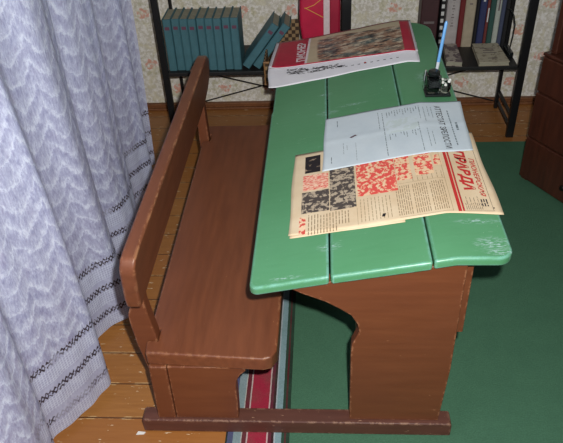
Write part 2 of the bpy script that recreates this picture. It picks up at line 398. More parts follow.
# seat with notches round the posts
seat = [(.050, .018), (.352, 0), (.374, .006), (.387, .030), (.389, .10), (.389, 1.16), (.380, 1.195), (.358, 1.207), (.041, 1.207), (.041, 1.135), (.069, 1.135), (.069, 1.086), (.041, 1.086), (.047, .105), (.0745, .101), (.0745, .061), (.046, .061)]
bm = bmesh.new(); prism(bm, seat, 'z', .265, .310); obj('seat', bm, M['brown'], D, bev=.006, seg=3)
# bench end panels (near and far) with curved front edge
bp = [(.098, SK), (.271, SK), (.274, .13), (.2745, .19), (.279, .214), (.290, .236), (.305, .2505), (.305, .265), (.101, .265)]
for y0, y1 in ((.010, .045), (1.14, 1.175)):
    bm = bmesh.new(); prism(bm, bp, 'y', y0, y1); obj('bench_end_panel', bm, M['brown_x'], D, bev=.003)
    bm = bmesh.new(); prism(bm, [(.046, SK), (.0965, SK), (.0995, .265), (.053, .265)], 'y', y0 - .002, y1); obj('bench_leg', bm, M['brown_x'], D, bev=.004)
# posts that carry the backrest
for y0, y1 in ((.061, .098), (1.09, 1.13)):
    bm = bmesh.new()
    pp = [(.045, .058), (.082, .058), (.074, .27), (.0735, .32), (.062, .43), (.060, .60), (.045, .60), (.034, .46), (.012, .40), (.012, .371), (.017, .291), (.036, .16)]
    if y0 > .5: pp = [(.030, .058), (.070, .058), (.066, .31), (.060, .60), (.030, .60), (.028, .31)]
    prism(bm, pp, 'y', y0, y1)
    obj('backrest_post', bm, M['brown_x'], D, bev=.004)
# backrest board: rounded corners, slight lean
bk = [(.002, .486), (-.012, .53), (-.026, .61), (-.026, .632), (-.012, .650), (.02, .654), (1.06, .654), (1.105, .648), (1.150, .62), (1.168, .575), (1.16, .530), (1.13, .505), (1.06, .486)]
bm = bmesh.new(); vs = prism(bm, bk, 'x', 0, .037)
for v in bm.verts: v.co.x += .040 + (v.co.z - .486) * .115
obj('backrest', bm, M['brown'], D, bev=.007, seg=3)
# desk end panels with the curved knee cut-out
cut = [(.574, SK), (.573, .315), (.575, .351), (.584, .376), (.591, .398), (.587, .421), (.571, .452), (.545, .473), (.51, .497), (.457, .522)]
def under(x): return topz(x) - .0255
dp = cut + [(.425, under(.425)), (TOPK, under(TOPK)), (.823, under(.82)), (.8235, .262), (.813, SK)]
for y0, y1 in ((.012, .042), (1.17, 1.20)):
    bm = bmesh.new(); prism(bm, dp, 'y', y0, y1); obj('desk_end_panel', bm, M['brown_x'], D, bev=.003)
# front (modesty) board between the end panels, bottom edge well above the floor
bm = bmesh.new(); vs = prism(bm, [(.043, .365), (1.38, .365), (1.38, .612), (.043, .612)], 'x', .824, .846)
obj('front_board', bm, M['brown_x'], D, bev=.003)
bm = bmesh.new(); bx(bm, .60, .635, .042, 1.17, .13, .19); obj('foot_rail', bm, M['brown'], D, bev=.004)
# tabletop: three boards
def board(x0, x1, pts):
    bm = bmesh.new(); prism(bm, pts, 'z', 0, .0245)
    if x0 < TOPK < x1: bmesh.ops.bisect_plane(bm, geom=bm.verts[:] + bm.edges[:] + bm.faces[:], plane_co=(TOPK, 0, 0), plane_no=(1, 0, 0))
    for v in bm.verts: v.co.z += topz(v.co.x) - .0245
    return bm
def arc(cx, cy, r, a0, a1, n=6): return [(cx + r * math.cos(math.radians(a0 + (a1 - a0) * i / n)), cy + r * math.sin(math.radians(a0 + (a1 - a0) * i / n))) for i in range(n + 1)]
S1, S2 = .5208, .7453; g = .0017
b1 = arc(.336 + .022, .022, .022, 270, 180) + [(.336, .845), (.3395, .86), (.338, 1.398)] + [(.342, 1.403), (S1 - g, 1.403), (S1 - g, 0.001), (.358, 0)]
b1 = b1[:-1]
b2 = [(S1 + g, .004), (S1 + g + .006, 0), (S2 - g, -.002), (S2 - g, 1.405), (S1 + g, 1.405)]
b3 = [(S2 + g, 0)] + arc(.917 - .034, .034, .034, 270, 360, 7) + [(.9150, 1.25)] + arc(.9140 - .09, 1.405 - .09, .09, 0, 90, 8) + [(S2 + g, 1.405)]
for x0, x1, pts in ((.336, S1, b1), (S1, S2, b2), (S2, .9132, b3)):
    obj('tabletop_board', board(x0, x1, pts), M['green'], D, bev=.006, seg=3)

# ================================================================ PAPERS ON THE DESK
def solid(c, name, rough=.8): return simple(name, c, rough, .05, 90, 0, .2)
INK = solid((60, 56, 60), 'grey_ink'); RED = solid((196, 52, 50), 'red_ink'); BLK = solid((34, 30, 34), 'black_ink'); FADE = solid((112, 124, 128), 'faded_ink'); PALE = solid((240, 225, 225), 'pale_ink'); OLIVE = solid((150, 150, 120), 'olive_ink')
NINK = solid((150, 128, 100), 'newsprint_ink')
def paper_mat(name, c1, c2, crease=.0):
    s = NT(name); b = s.noise(s.coord('Object'), 9, 4, .6); f = s.noise(s.coord('Object'), 180, 2)
    col = s.mix(s.ramp(b, [(.35, BW(0)), (.7, BW(1))]), lin(c1), lin(c2))
    col = s.mix(s.math('MULTIPLY', f, .12), col, lin(tuple(x * .8 for x in c1)))
    return s.fin(col, .75, b, .3, .002, .25)
def splotch(name, paper, ink, scale, t, stretch=(1, 1, 1), ink2=None):
    s = NT(name); n = s.noise(s.coord('Object', stretch), scale, 3, .65)
    col = s.mix(s.ramp(n, [(t, BW(0)), (t + .03, BW(1))]), lin(paper), lin(ink))
    if ink2:
        n2 = s.noise(s.coord('Object', stretch, loc=(3, 5, 1)), scale * .8, 3, .6)
        col = s.mix(s.ramp(n2, [(t, BW(0)), (t + .05, BW(1))]), col, lin(ink2))
    return s.fin(col, .75, None, spec=.2)
class Sheet:
    """a sheet lying on the desk: plan outline in x,y; height follows the slope plus its own ripples"""
    def __init__(s, base, amp, seed, curl=None): s.base = base; s.amp = amp; s.seed = seed; s.curl = curl
    def h(s, x, y):
        a = s.amp * (.5 + .5 * math.sin(x * 17 + s.seed) * math.cos(y * 13 + s.seed * 2)) + s.amp * .4 * (1 + math.sin(x * 39 + y * 31 + s.seed))
        z = topz(x) + s.base + a
        if s.curl: z += s.curl(x, y)
        return z
    def quad(s, bm, q, nx, ny, lift=0, th=.0005, edge=0):
        q = [Vector(p) for p in q]   # bl, br, tr, tl
        G = []
        for i in range(nx + 1):
            r = []
            for j in range(ny + 1):
                u, v = i / nx, j / ny
                p = q[0] * (1 - u) * (1 - v) + q[1] * u * (1 - v) + q[2] * u * v + q[3] * (1 - u) * v
                if edge:
                    k = edge * math.sin(u * 9 + s.seed) * (1 if j in (0, ny) else 0); p = Vector((p.x + (edge * .6 * math.sin(v * 8) if i in (0, nx) else 0), p.y + k))
                r.append(bm.verts.new((p.x, p.y, s.h(p.x, p.y) + lift)))
            G.append(r)
        for i in range(nx):
            for j in range(ny):
                f = bm.faces.new([G[i][j], G[i + 1][j], G[i + 1][j + 1], G[i][j + 1]]); f.smooth = True
    def patch(s, bm, x0, x1, y0, y1, lift=.0006, n=None):
        nx = n or max(1, int(abs(x1 - x0) / .012)); ny = n or max(1, int(abs(y1 - y0) / .012))
        s.quad(bm, [(x0, y0), (x1, y0), (x1, y1), (x0, y1)], nx, ny, lift)
    def lines(s, bm, x, ya, yb, w=.0012, ragged=.0, seed=0):
        """a printed line along y at x, broken into words"""
        rnd = random.Random(seed * 91 + int(x * 9999)); y = ya
        while y < yb - .004:
            L = min(rnd.uniform(.006, .022), yb - y); s.quad(bm, [(x - w / 2, y), (x + w / 2, y), (x + w / 2, y + L), (x - w / 2, y + L)], 1, 2, .0006); y += L + .0035
def thicken(o, t=.0006):
    m = o.modifiers.new('thickness', 'SOLIDIFY'); m.thickness = t; m.offset = -1; return o
def text_bm(body, sheet, x0, y_start, y_end, height, up=1, shear=0, lift=.0008, bold=0.0):
    """lettering on a sheet. up=+1: letter tops point to +x and it reads towards -y; up=-1: tops to -x, reads towards +y"""
    cu = bpy.data.curves.new('lettering', 'FONT'); cu.body = body; cu.size = 1; cu.resolution_u = 3; cu.shear = shear; cu.offset = bold; cu.extrude = 0
    to = bpy.data.objects.new('lettering', cu); C.objects.link(to); bpy.context.view_layer.update()
    me = bpy.data.meshes.new_from_object(to.evaluated_get(bpy.context.evaluated_depsgraph_get()))
    bm = bmesh.new(); bm.from_mesh(me); bpy.data.objects.remove(to); bpy.data.curves.remove(cu); bpy.data.meshes.remove(me)
    xs = [v.co.x for v in bm.verts]; ys = [v.co.y for v in bm.verts]; a, b, c, d = min(xs), max(xs), min(ys), max(ys)
    for v in bm.verts:
        t = (v.co.x - a) / (b - a); k = (v.co.y - c) / (d - c) * height
        y = y_start + (y_end - y_start) * t; x = x0 + up * k
        v.co = Vector((x, y, sheet.h(x, y) + lift))
    return bm

# newspaper
NW = thing('newspaper', 'yellowed newspaper with red masthead lying near the front edge of the green desktop', 'newspaper', (.67, .35, topz(.67)))
ns = Sheet(.0012, .0010, 1.3)
npm = paper_mat('yellowed_newsprint', (222, 202, 170), (208, 182, 146))
bm = bmesh.new(); ns.quad(bm, [(.420, .168), (.925, .155), (.918, .540), (.424, .546)], 50, 36, 0, edge=.003)
thicken(obj('sheet', bm, npm, NW))
bm = bmesh.new(); ns.quad(bm, [(.424, .160), (.70, .152), (.70, .30), (.426, .30)], 26, 14, -.0007)
thicken(obj('inner_page', bm, npm, NW), .0004)
bm = bmesh.new()
ns.patch(bm, .824, .832, .166, .50); ns.patch(bm, .8345, .8385, .166, .50)
obj('masthead_bars', bm, RED, NW)
obj('masthead_title', text_bm('ПРАВДА', ns, .846, .445, .255, .034, 1, .35, bold=.05), RED, NW, label='large slanted red title letters')
obj('masthead_overline', text_bm('ПИОНЕРСКАЯ', ns, .886, .40, .225, .013, 1, .35, bold=.02), RED, NW, label='smaller slanted red title letters')
bm = bmesh.new()
for x in (.838, .905): ns.patch(bm, x, x + .0008, .166, .45)
ns.patch(bm, .838, .905, .166, .1668)
for k in range(9):
    ns.lines(bm, .845 + k * .0045, .172, .198 + .03 * (k % 2), .001, seed=k)
for k in range(3): ns.lines(bm, .884 + .006 * k, .185, .215, .003, seed=k)
obj('masthead_small_print', bm, INK, NW)
bm = bmesh.new(); ns.patch(bm, .595, .695, .285, .445); obj('red_drawing', bm, splotch('red_brush_drawing', (230, 196, 158), (218, 84, 76), 85, .46), NW)
bm = bmesh.new(); ns.patch(bm, .697, .735, .325, .445); ns.patch(bm, .745, .79, .335, .44); ns.patch(bm, .795, .815, .37, .42)
obj('red_flower_drawing', bm, splotch('red_sprig_drawing', (230, 198, 158), (218, 84, 76), 95, .50), NW)
PH = splotch('halftone_photograph', (178, 162, 140), (78, 70, 66), 75, .46)
for a in ((.456, .499, .437, .525), (.524, .590, .245, .440), (.450, .522, .250, .345)):
    bm = bmesh.new(); ns.patch(bm, *a); obj('printed_photograph', bm, PH if a[0] != .456 else splotch('dark_photograph', (150, 130, 110), (40, 36, 38), 30, .38), NW)
bm = bmesh.new(); ns.patch(bm, .452, .520, .352, .425); obj('red_caption_panel', bm, splotch('red_caption', (236, 196, 168), (218, 92, 84), 110, .50, (1, 2.5, 1)), NW)
bm = bmesh.new(); ns.patch(bm, .446, .462, .165, .235); obj('red_initial', bm, splotch('red_initial_print', (232, 200, 165), (206, 80, 70), 90, .5), NW)
bm = bmesh.new()
for k in range(14): ns.lines(bm, .470 + k * .0076, .160 if k < 10 else .185, .240, .0022, seed=k)
for k in range(24):
    x = .690 + k * .0052
    if k % 8 == 7: continue
    ns.lines(bm, x, .178, .300, .0018, seed=k)
for k in range(9): ns.lines(bm, .60 + k * .009, .178, .272, .0013, seed=k)
for k in range(7): ns.lines(bm, .735 + k * .012, .312, .345, .0012, seed=k + 3)
obj('column_text', bm, NINK, NW)
for q in ([(.648, .186), (.655, .184), (.659, .197), (.651, .197)], [(.905, .176), (.909, .176), (.909, .180), (.905, .180)], [(.893, .243), (.897, .243), (.897, .248), (.893, .248)]):
    bm = bmesh.new(); ns.quad(bm, q, 2, 2, .0008); obj('hole', bm, BLK, NW)
bm = bmesh.new()
for a in ((.812, .8128, .168, .44), (.69, .812, .3095, .3103), (.69, .812, .170, .1708), (.5905, .5912, .17, .24)): ns.patch(bm, *a)
obj('column_rule', bm, NINK, NW)

# certificate
CE = thing('school_certificate', 'pale blue printed certificate lying over the far edge of the yellowed newspaper', 'certificate', (.71, .58, topz(.71)))
cs = Sheet(.0045, .0008, 4.1, curl=lambda x, y: .0012 * max(0, 1 - abs(y - (.585)) / .02) + .002 * max(0, (x - .86) / .05))
cpm = paper_mat('pale_blue_certificate_paper', (204, 214, 218), (192, 204, 210))
bm = bmesh.new(); cs.quad(bm, [(.504, .431), (.905, .432), (.918, .718), (.514, .727)], 44, 36, 0, edge=.0015)
thicken(obj('sheet', bm, cpm, CE))
obj('heading', text_bm('АТТЕСТАТ ЗРЕЛОСТИ', cs, .836, .690, .446, .0175, 1, 0, bold=.01), INK, CE)
bm = bmesh.new()
for k, (x, a, b, wd) in enumerate(((.870, .462, .66, .003), (.884, .545, .585, .006), (.684, .448, .694, .0018), (.672, .60, .70, .0015), (.780, .446, .604, .0015), (.800, .46, .56, .0012), (.812, .47, .54, .0012), (.790, .62, .69, .0012), (.803, .60, .695, .0012), (.815, .63, .69, .0012), (.825, .62, .69, .0015), (.60, .455, .55, .001), (.565, .50, .56, .001), (.575, .52, .545, .001), (.55, .66, .70, .002), (.53, .46, .50, .002))):
    cs.lines(bm, x, a, b, wd, seed=k)
for k in range(13):
    x = .697 + k * .0078
    cs.lines(bm, x, .66 + .02 * ((k * 7) % 3) / 2, .698, .0016, seed=k)
    if k < 11 and k % 4 != 3: cs.lines(bm, x, .53 + .012 * ((k * 5) % 3), .562, .0016, seed=k + 5)
obj('printed_lines', bm, FADE, CE)
bm = bmesh.new(); cs.quad(bm, [(.583, .583), (.590, .579), (.606, .589), (.600, .594)], 2, 2, .0008); obj('ink_blot', bm, solid((96, 70, 78), 'blot'), CE)
bm = bmesh.new(); cs.patch(bm, .69, .78, .565, .64); obj('seal', bm, splotch('faint_seal', (200, 211, 215), (192, 204, 203), 30, .5), CE)

# white drawing sheet under the magazine, overhanging the left edge
flat = lambda x: max(topz(x), topz(.345))
class FarSheet(Sheet):
    def h(s, x, y):
        z = Sheet.h(s, max(x, .335), y)
        return z + (s.curl2(x, y) if hasattr(s, 'curl2') else 0)
WS = thing('drawing_sheet', 'white drawing sheet with black ink sketches, half under the red magazine', 'sheet of paper', (.57, 1.13, topz(.57)))
ws = FarSheet(.0012, .0014, 2.2)
bm = bmesh.new(); ws.quad(bm, [(.314, 1.035), (.836, 1.026), (.842, 1.20), (.300, 1.212)], 40, 14, 0, edge=.002)
thicken(obj('sheet', bm, paper_mat('white_drawing_paper', (250, 248, 250), (242, 240, 246)), WS))
bm = bmesh.new()
rnd = random.Random(5)
for k in range(150):
    t = rnd.random(); x = .372 + .20 * t ** 1.3; y = 1.168 - .05 * t - rnd.random() * (.055 - .03 * t)
    L = rnd.uniform(.006, .022); a = rnd.uniform(-.9, .6); w_ = rnd.uniform(.0015, .005)
    dx, dy = math.cos(a) * L, math.sin(a) * L * .6
    ws.quad(bm, [(x, y), (x + dx, y + dy), (x + dx * .8, y + dy + w_), (x + .001, y + w_)], 2, 1, .0009)
for k in range(9):
    x = .585 + k * .022; ws.quad(bm, [(x, 1.088 - .002 * k), (x + .008, 1.087 - .002 * k), (x + .009, 1.0915 - .002 * k), (x, 1.0915 - .002 * k)], 1, 1, .0009)
obj('ink_sketch', bm, BLK, WS)
bm = bmesh.new(); lathe(bm, [(.004, 0), (.004, .0012)], (.655, 1.09, ws.h(.655, 1.09)), 10); obj('red_dot', bm, RED, WS)

# magazine
MG = thing('magazine', 'red-bordered magazine with a picture cover at the far end of the desktop', 'magazine', (.57, 1.26, topz(.57)))
ms_ = FarSheet(.0085, .0012, 5.2); ms_.curl2 = lambda x, y: .006 * max(0, (.40 - x) / .1)
def mq(u, v):   # cover coordinates to plan
    q = [Vector(p) for p in ((.304, 1.190), (.838, 1.100), (.843, 1.402), (.322, 1.428))]
    p = q[0] * (1 - u) * (1 - v) + q[1] * u * (1 - v) + q[2] * u * v + q[3] * (1 - u) * v; return (p.x, p.y)
def mquad(bm, u0, u1, v0, v1, lift=0, n=(30, 14)): ms_.quad(bm, [mq(u0, v0), mq(u1, v0), mq(u1, v1), mq(u0, v1)], n[0], n[1], lift)
bm = bmesh.new(); mquad(bm, 0, 1, 0, 1, -.0012, (40, 18)); thicken(obj('pages', bm, solid((226, 220, 224), 'magazine_pages'), MG), .0025)
bm = bmesh.new(); mquad(bm, .022, .985, .0, .985, 0, (40, 18)); thicken(obj('cover', bm, simple('red_gloss_cover', (196, 36, 66), .35, .08, 30), MG), .0008)
def pic():
    s = NT('battle_scene_print'); v = s.coord('Object', (1, 2.6, 1), (0, 0, -.12)); n = s.noise(v, 22, 5, .7); n2 = s.noise(s.coord('Object', (1, 2.2, 1), (0, 0, -.12), (4, 2, 0)), 14, 4, .6)
    tc = s.n('ShaderNodeTexCoord'); sp = s.n('ShaderNodeSeparateXYZ'); s.t.links.new(tc.outputs['Object'], sp.inputs[0])
    fx = s.math('SUBTRACT', 1., s.math('POWER', s.math('ABSOLUTE', s.math('DIVIDE', s.math('SUBTRACT', sp.outputs[0], .08), .17)), 2.5))
    fy = s.math('SUBTRACT', 1., s.math('POWER', s.math('ABSOLUTE', s.math('DIVIDE', s.math('SUBTRACT', s.math('ADD', sp.outputs[1], s.math('MULTIPLY', sp.outputs[0], .15)), .0), .12)), 3.))
    msk = s.math('MAXIMUM', s.math('MULTIPLY', s.math('MAXIMUM', fx, 0.), s.math('MAXIMUM', fy, 0.)), .0)
    msk = s.ramp(msk, [(.03, BW(0)), (.14, BW(1))])
    figs = s.mix(s.ramp(n2, [(.4, BW(0)), (.55, BW(1))]), lin((92, 108, 104)), lin((160, 122, 98)))
    figs = s.mix(s.ramp(n, [(.40, BW(1)), (.47, BW(0))]), figs, lin((46, 44, 46)))
    figs = s.mix(s.ramp(n, [(.52, BW(0)), (.60, BW(1))]), figs, lin((206, 188, 162)))
    base = s.mix(n2, lin((186, 170, 140)), lin((208, 192, 160)))
    return s.fin(s.mix(msk, base, figs), .4)
bm = bmesh.new(); mquad(bm, .268, .915, .02, .945, .0009, (34, 16)); obj('cover_picture', bm, pic(), MG)
bm = bmesh.new(); mquad(bm, .252, .268, .02, .945, .0009, (1, 16)); obj('picture_margin', bm, PALE, MG)
obj('cover_title', text_bm('ПИОНЕР', ms_, .441, 1.20, 1.375, .034, -1, 0, .0012, bold=.03), PALE, MG)

# inkwell
IW = thing('inkwell', 'small square glass inkwell with black ink on the far right of the desktop', 'inkwell', (.85, .80, .6406))
gg = NT('clear_glass'); gg.b.inputs['Transmission Weight'].default_value = 1; gg.b.inputs['Roughness'].default_value = .03; gg.b.inputs['IOR'].default_value = 1.45; gg.b.inputs['Base Color'].default_value = (.75, .85, .78, 1)
inkm = simple('dark_ink', (14, 18, 20), .12, .1); blkm = simple('black_plastic', (26, 30, 30), .22, .1)
bm = bmesh.new(); bx(bm, .823, .893, .765, .825, .6412, .648); obj('base', bm, blkm, IW, bev=.002)
bm = bmesh.new(); bx(bm, .828, .866, .770, .820, .6482, .688); obj('glass_body', bm, gg.m, IW, bev=.005, seg=3)
bm = bmesh.new(); bx(bm, .833, .861, .775, .815, .652, .680); obj('ink', bm, inkm, IW, bev=.003)
bm = bmesh.new(); lathe(bm, [(.014, 0), (.016, .003), (.016, .010), (.011, .013), (.007, .013)], (.847, .797, .6882), 20); obj('cap', bm, blkm, IW, sm=True)
chrome = simple('bright_chrome', (225, 225, 220), .08, .02, 40, 1)
bm = bmesh.new(); lathe(bm, [(.012, 0), (.015, .006), (.015, .018), (.012, .030), (.009, .032)], (.879, .785, .6482), 16); obj('side_jar', bm, gg.m, IW, sm=True)
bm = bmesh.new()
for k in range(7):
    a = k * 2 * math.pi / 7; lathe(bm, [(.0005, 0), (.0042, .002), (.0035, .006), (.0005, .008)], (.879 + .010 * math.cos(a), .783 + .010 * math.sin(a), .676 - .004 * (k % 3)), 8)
obj('glass_bead', bm, solid((240, 240, 232), 'glint_white', .15), IW, sm=True)  # white blobs imitate the bright glints on the glass
bm = bmesh.new(); tube(bm, [(.8235, .80, .65), (.8235, .80, .685), (.8255, .80, .70)], .003, 8); obj('side_clip', bm, chrome, IW, sm=True)
bm = bmesh.new(); lathe(bm, [(.009, 0), (.011, .004), (.010, .022), (.007, .024)], (.868, .845, .6412), 16); obj('pen_socket', bm, blkm, IW, sm=True)
IWS = 1.2
for ch in [o for o in bpy.data.objects if o.parent == IW]:
    ch.scale = (1.12, IWS, IWS)
PN = thing('pen', 'light blue pen standing upright in the glass inkwell', 'pen', (.857, .845, .652))
p0, p1 = Vector((.8590, .848, .6480)), Vector((.879, .86, .842))
bm = bmesh.new(); tube(bm, [p0.lerp(p1, .12), p0.lerp(p1, .35)], [.0042, .0052], 10); obj('grip', bm, simple('white_plastic', (220, 226, 232), .3, .03), PN, sm=True)
bm = bmesh.new(); tube(bm, [p0.lerp(p1, .35), p0.lerp(p1, .97), p1], [.0052, .0050, .002], 10); obj('barrel', bm, simple('blue_plastic', (120, 185, 245), .25, .05), PN, sm=True)

# ================================================================ SHELF RACK
SH = thing('shelf_rack', 'black metal shelf rack with wire cross braces standing against the back wall', 'shelf rack', (.6, 1.8, 0))
blk = simple('black_enamel', (24, 24, 26), .4, .12); shb = simple('black_shelf_board', (34, 33, 33), .5, .15)
XS = [(-.216, -.187), (.586, .626), (1.355, 1.388)]
for x0, x1 in XS:
    for y0, y1 in ((1.614, 1.634), (1.905, 1.925)):
        obj('post', box(x0 + (.006 if y0 > 1.8 else 0), x1 - (.010 if y0 > 1.8 else 0), y0, y1, 0, 1.45), blk, SH, bev=.002)
    bm = bmesh.new(); 
    for za, zb in ((.03, .042), (.085, .095), (1.40, 1.415)): obj('side_rail', box(x0 + .012, x0 + .026, 1.63, 1.91, za, zb), blk, SH)
for z in (.337, .86, 1.38):
    for a, b in ((-.19, .588), (.632, 1.351)):
        obj('shelf_board', box(a, b, 1.616, 1.925, z, z + .018), shb, SH, bev=.002)
for a, b in ((-.2, .6), (.62, 1.36)):
    for za, zb in ((.03, .245), (.245, .03)):
        bm = bmesh.new(); tube(bm, [(a, 1.93, za), (b, 1.93, zb)], .0035, 6); obj('cross_brace', bm, blk, SH, sm=True)

# ---------------------------------------------------------------- books
PAGES = simple('aged_page_edges', (176, 172, 150), .8, .12, 60)
def book(name, label, cat, loc, W, H, Dp, cov, letter=None, group=None, pages=PAGES, lean=0, leany=0, spine_marks=(), labelmat=None):
    """upright book, spine towards -y, origin at the bottom left front corner"""
    r = thing(name, label, cat, loc, group); L = Vector(loc)
    c = .0028
    bm = bmesh.new()
    # cover: two boards and a spine, one bent shell
    prism(bm, [(0, .004), (.004, 0), (W - .004, 0), (W, .004), (W, Dp), (W - c, Dp), (W - c, .005), (c, .005), (c, Dp), (0, Dp)], 'z', 0, H)
    for v in bm.verts: v.co += L
    obj('cover', bm, cov, r)
    bm = bmesh.new(); bx(bm, c, W - c, .005, Dp - .005, .003, H - .005)
    for v in bm.verts: v.co += L
    obj('pages', bm, pages, r)
    for k, (z0, z1, m, inset) in enumerate(spine_marks):
        bm = bmesh.new(); bx(bm, W * inset, W * (1 - inset), -.0006, .002, H * z0, H * z1)
        for v in bm.verts: v.co += L
        obj('spine_lettering', bm, m, r)
    r.rotation_euler = (leany, lean, 0)
    return r
def copy_tree(o, parent=None):
    c = o.copy(); C.objects.link(c)
    if parent: c.parent = parent
    for ch in [x for x in bpy.data.objects if x.parent == o]: copy_tree(ch, c)
    return c
TEAL = simple('teal_bookcloth', (78, 128, 138), .6, .14, 25); TRED = solid((112, 74, 92), 'dull_red_lettering')
SB = .3552; Wb = .0355
names = {0: 'leftmost teal bound volume of the upright row, next to the black post', 1: 'teal volume second from the left post in the upright row', 2: 'teal volume third from the left post in the upright row', 3: 'teal volume fourth from the left post in the upright row', 4: 'teal volume in the middle of the nine upright ones', 5: 'teal volume fourth from the leaning pair, in the upright row', 6: 'teal volume third from the leaning pair, in the upright row', 7: 'teal volume one before the last upright one of the row', 8: 'last upright teal volume, just left of the leaning pair'}
X0 = -.186
first = book('book', names[0], 'book', (X0, 1.640, SB), Wb, .235, .150, TEAL, group='teal bound volumes on the left shelf', spine_marks=((.80, .86, TRED, .22),))
for i in range(1, 9):
    b = copy_tree(first); b.location = (X0 + i * (Wb + .0012), 1.640 + .004 * ((i * 5) % 3) - .003, SB); b['label'] = names[i]
for i, (px, an, y) in enumerate(((.177, 37, 1.642), (.224, 37.6, 1.637))):
    b = copy_tree(first); a = math.radians(an); b.rotation_euler = (0, a, 0)
    b.location = (px - Wb * math.cos(a) , y, SB + Wb * math.sin(a))
    b['label'] = ('teal volume leaning right, the nearer to the upright row', 'teal volume leaning right, outermost and touching the wicker basket')[i]

# books at the back of the right shelf
cols = {}
def BC(n, c, r=.55): cols[n] = simple(n, c, r, .12, 35); return cols[n]
dk = solid((50, 50, 60), 'dark_spine_print'); gy = solid((120, 110, 108), 'grey_spine_print'); wt = solid((220, 220, 215), 'white_spine_print')
RB = [
 (.948, .078, .27, 'dark maroon book, widest, behind the far right corner of the desktop', BC('dark_maroon_cloth', (74, 42, 44)), ((.42, .46, gy, .2),)),
 (1.034, .020, .25, 'thin black book with white blocks on its spine, beside the maroon book', BC('black_cloth', (30, 28, 30)), tuple((.08 + k * .13, .15 + k * .13, wt, .18) for k in range(7))),
 (1.062, .056, .29, 'off-white book with vertical dark lettering on its spine', BC('off_white_cover', (196, 188, 184)), tuple((.34 + k * .045, .355 + k * .045, gy, .38 + .05 * (k % 3)) for k in range(12))),
 (1.1195, .023, .30, 'narrow dark red book between the off-white and cream ones', BC('dark_red_cover', (126, 34, 36)), ()),
 (1.1430, .047, .28, 'wide cream book right of the narrow dark red one', BC('cream_cover', (190, 176, 150)), ((.78, .81, gy, .3), (.70, .72, gy, .35))),
 (1.193, .014, .24, 'thin black slab standing in for the dark gap right of the wide cream book', BC('dark_gap_black', (28, 28, 32)), ()),  # shaded gap between two books, filled with a black slab
 (1.2085, .030, .26, 'dark blue book with a small white mark on the spine', BC('dark_blue_cover', (52, 60, 104)), ((.80, .83, wt, .35),)),
 (1.2400, .013, .255, 'thin brick-red book right of the dark blue one', BC('brick_cover', (128, 62, 58)), ((.45, .7, wt, .3),)),
 (1.2545, .023, .27, 'dark green book between the thin brick-red and the white one', BC('dark_green_cover', (52, 92, 84)), ()),
 (1.2790, .023, .275, 'white book in the row, right of the dark green one', BC('white_cover', (196, 202, 190)), ((.6, .8, gy, .35),)),
 (1.3035, .018, .26, 'slate blue book second from the right post', BC('slate_cover', (78, 86, 112)), ()),
 (1.3230, .016, .25, 'black book at the right end of the row, by the post', BC('dull_black_cover', (32, 32, 34)), ()),
]
for x, W, H, lab, m, marks in RB:
    book('book', lab, 'book', (x, 1.838, SB), W, H, .085, m, spine_marks=marks, group='assorted books at the back of the right shelf')
# two books lying flat in front of them
OLD = splotch('worn_printed_cover', (178, 170, 148), (140, 130, 112), 45, .56); OLD2 = splotch('worn_grey_cover', (172, 162, 150), (112, 100, 100), 30, .5)
def flat_book(q, h, m, label):
    cx = sum(p[0] for p in q) / 4; cy = sum(p[1] for p in q) / 4
    r = thing('book', label, 'book', (cx, cy, SB))
    qi = [(cx + (x - cx) * .97, cy + (y - cy) * .97) for x, y in q]
    bm = bmesh.new(); prism(bm, q, 'z', SB + .0002, SB + .0022); prism(bm, q, 'z', SB + h - .002, SB + h); obj('cover', bm, m, r)
    bm = bmesh.new(); prism(bm, qi, 'z', SB + .0022, SB + h - .002); obj('pages', bm, PAGES, r)
    return r
fb = flat_book([(1.184, 1.620), (1.314, 1.622), (1.306, 1.832), (1.192, 1.830)], .018, OLD, 'grey-tan printed book lying flat on the right shelf, before the upright row')
bm = bmesh.new()
for k, (y, w_) in enumerate(((1.77, .035), (1.745, .025), (1.72, .03), (1.66, .02))): bx(bm, 1.249 - w_, 1.249 + w_, y, y + .006, SB + .0181, SB + .0186)
obj('title_print', bm, gy, fb)
flat_book([(1.045, 1.632), (1.112, 1.620), (1.118, 1.826), (1.060, 1.828)], .022, OLD2, 'worn grey book lying flat at the desk corner, left of the printed one')
# cable loop and black plug by the right post
bm = bmesh.new(); tube(bm, [(1.303, 1.75, .560), (1.320, 1.75, .553), (1.336, 1.75, .527), (1.347, 1.75, .486), (1.349, 1.76, .427), (1.346, 1.765, .372)], .0028, 8)
cb = thing('power_cable', 'thin black cable looping up beside the right post of the rack', 'cable', (1.34, 1.77, SB))
obj('cord', bm, blkm, cb, sm=True)
bm = bmesh.new(); bx(bm, 1.325, 1.349, 1.70, 1.80, SB, SB + .024); obj('plug', bm, blkm, cb, bev=.005)

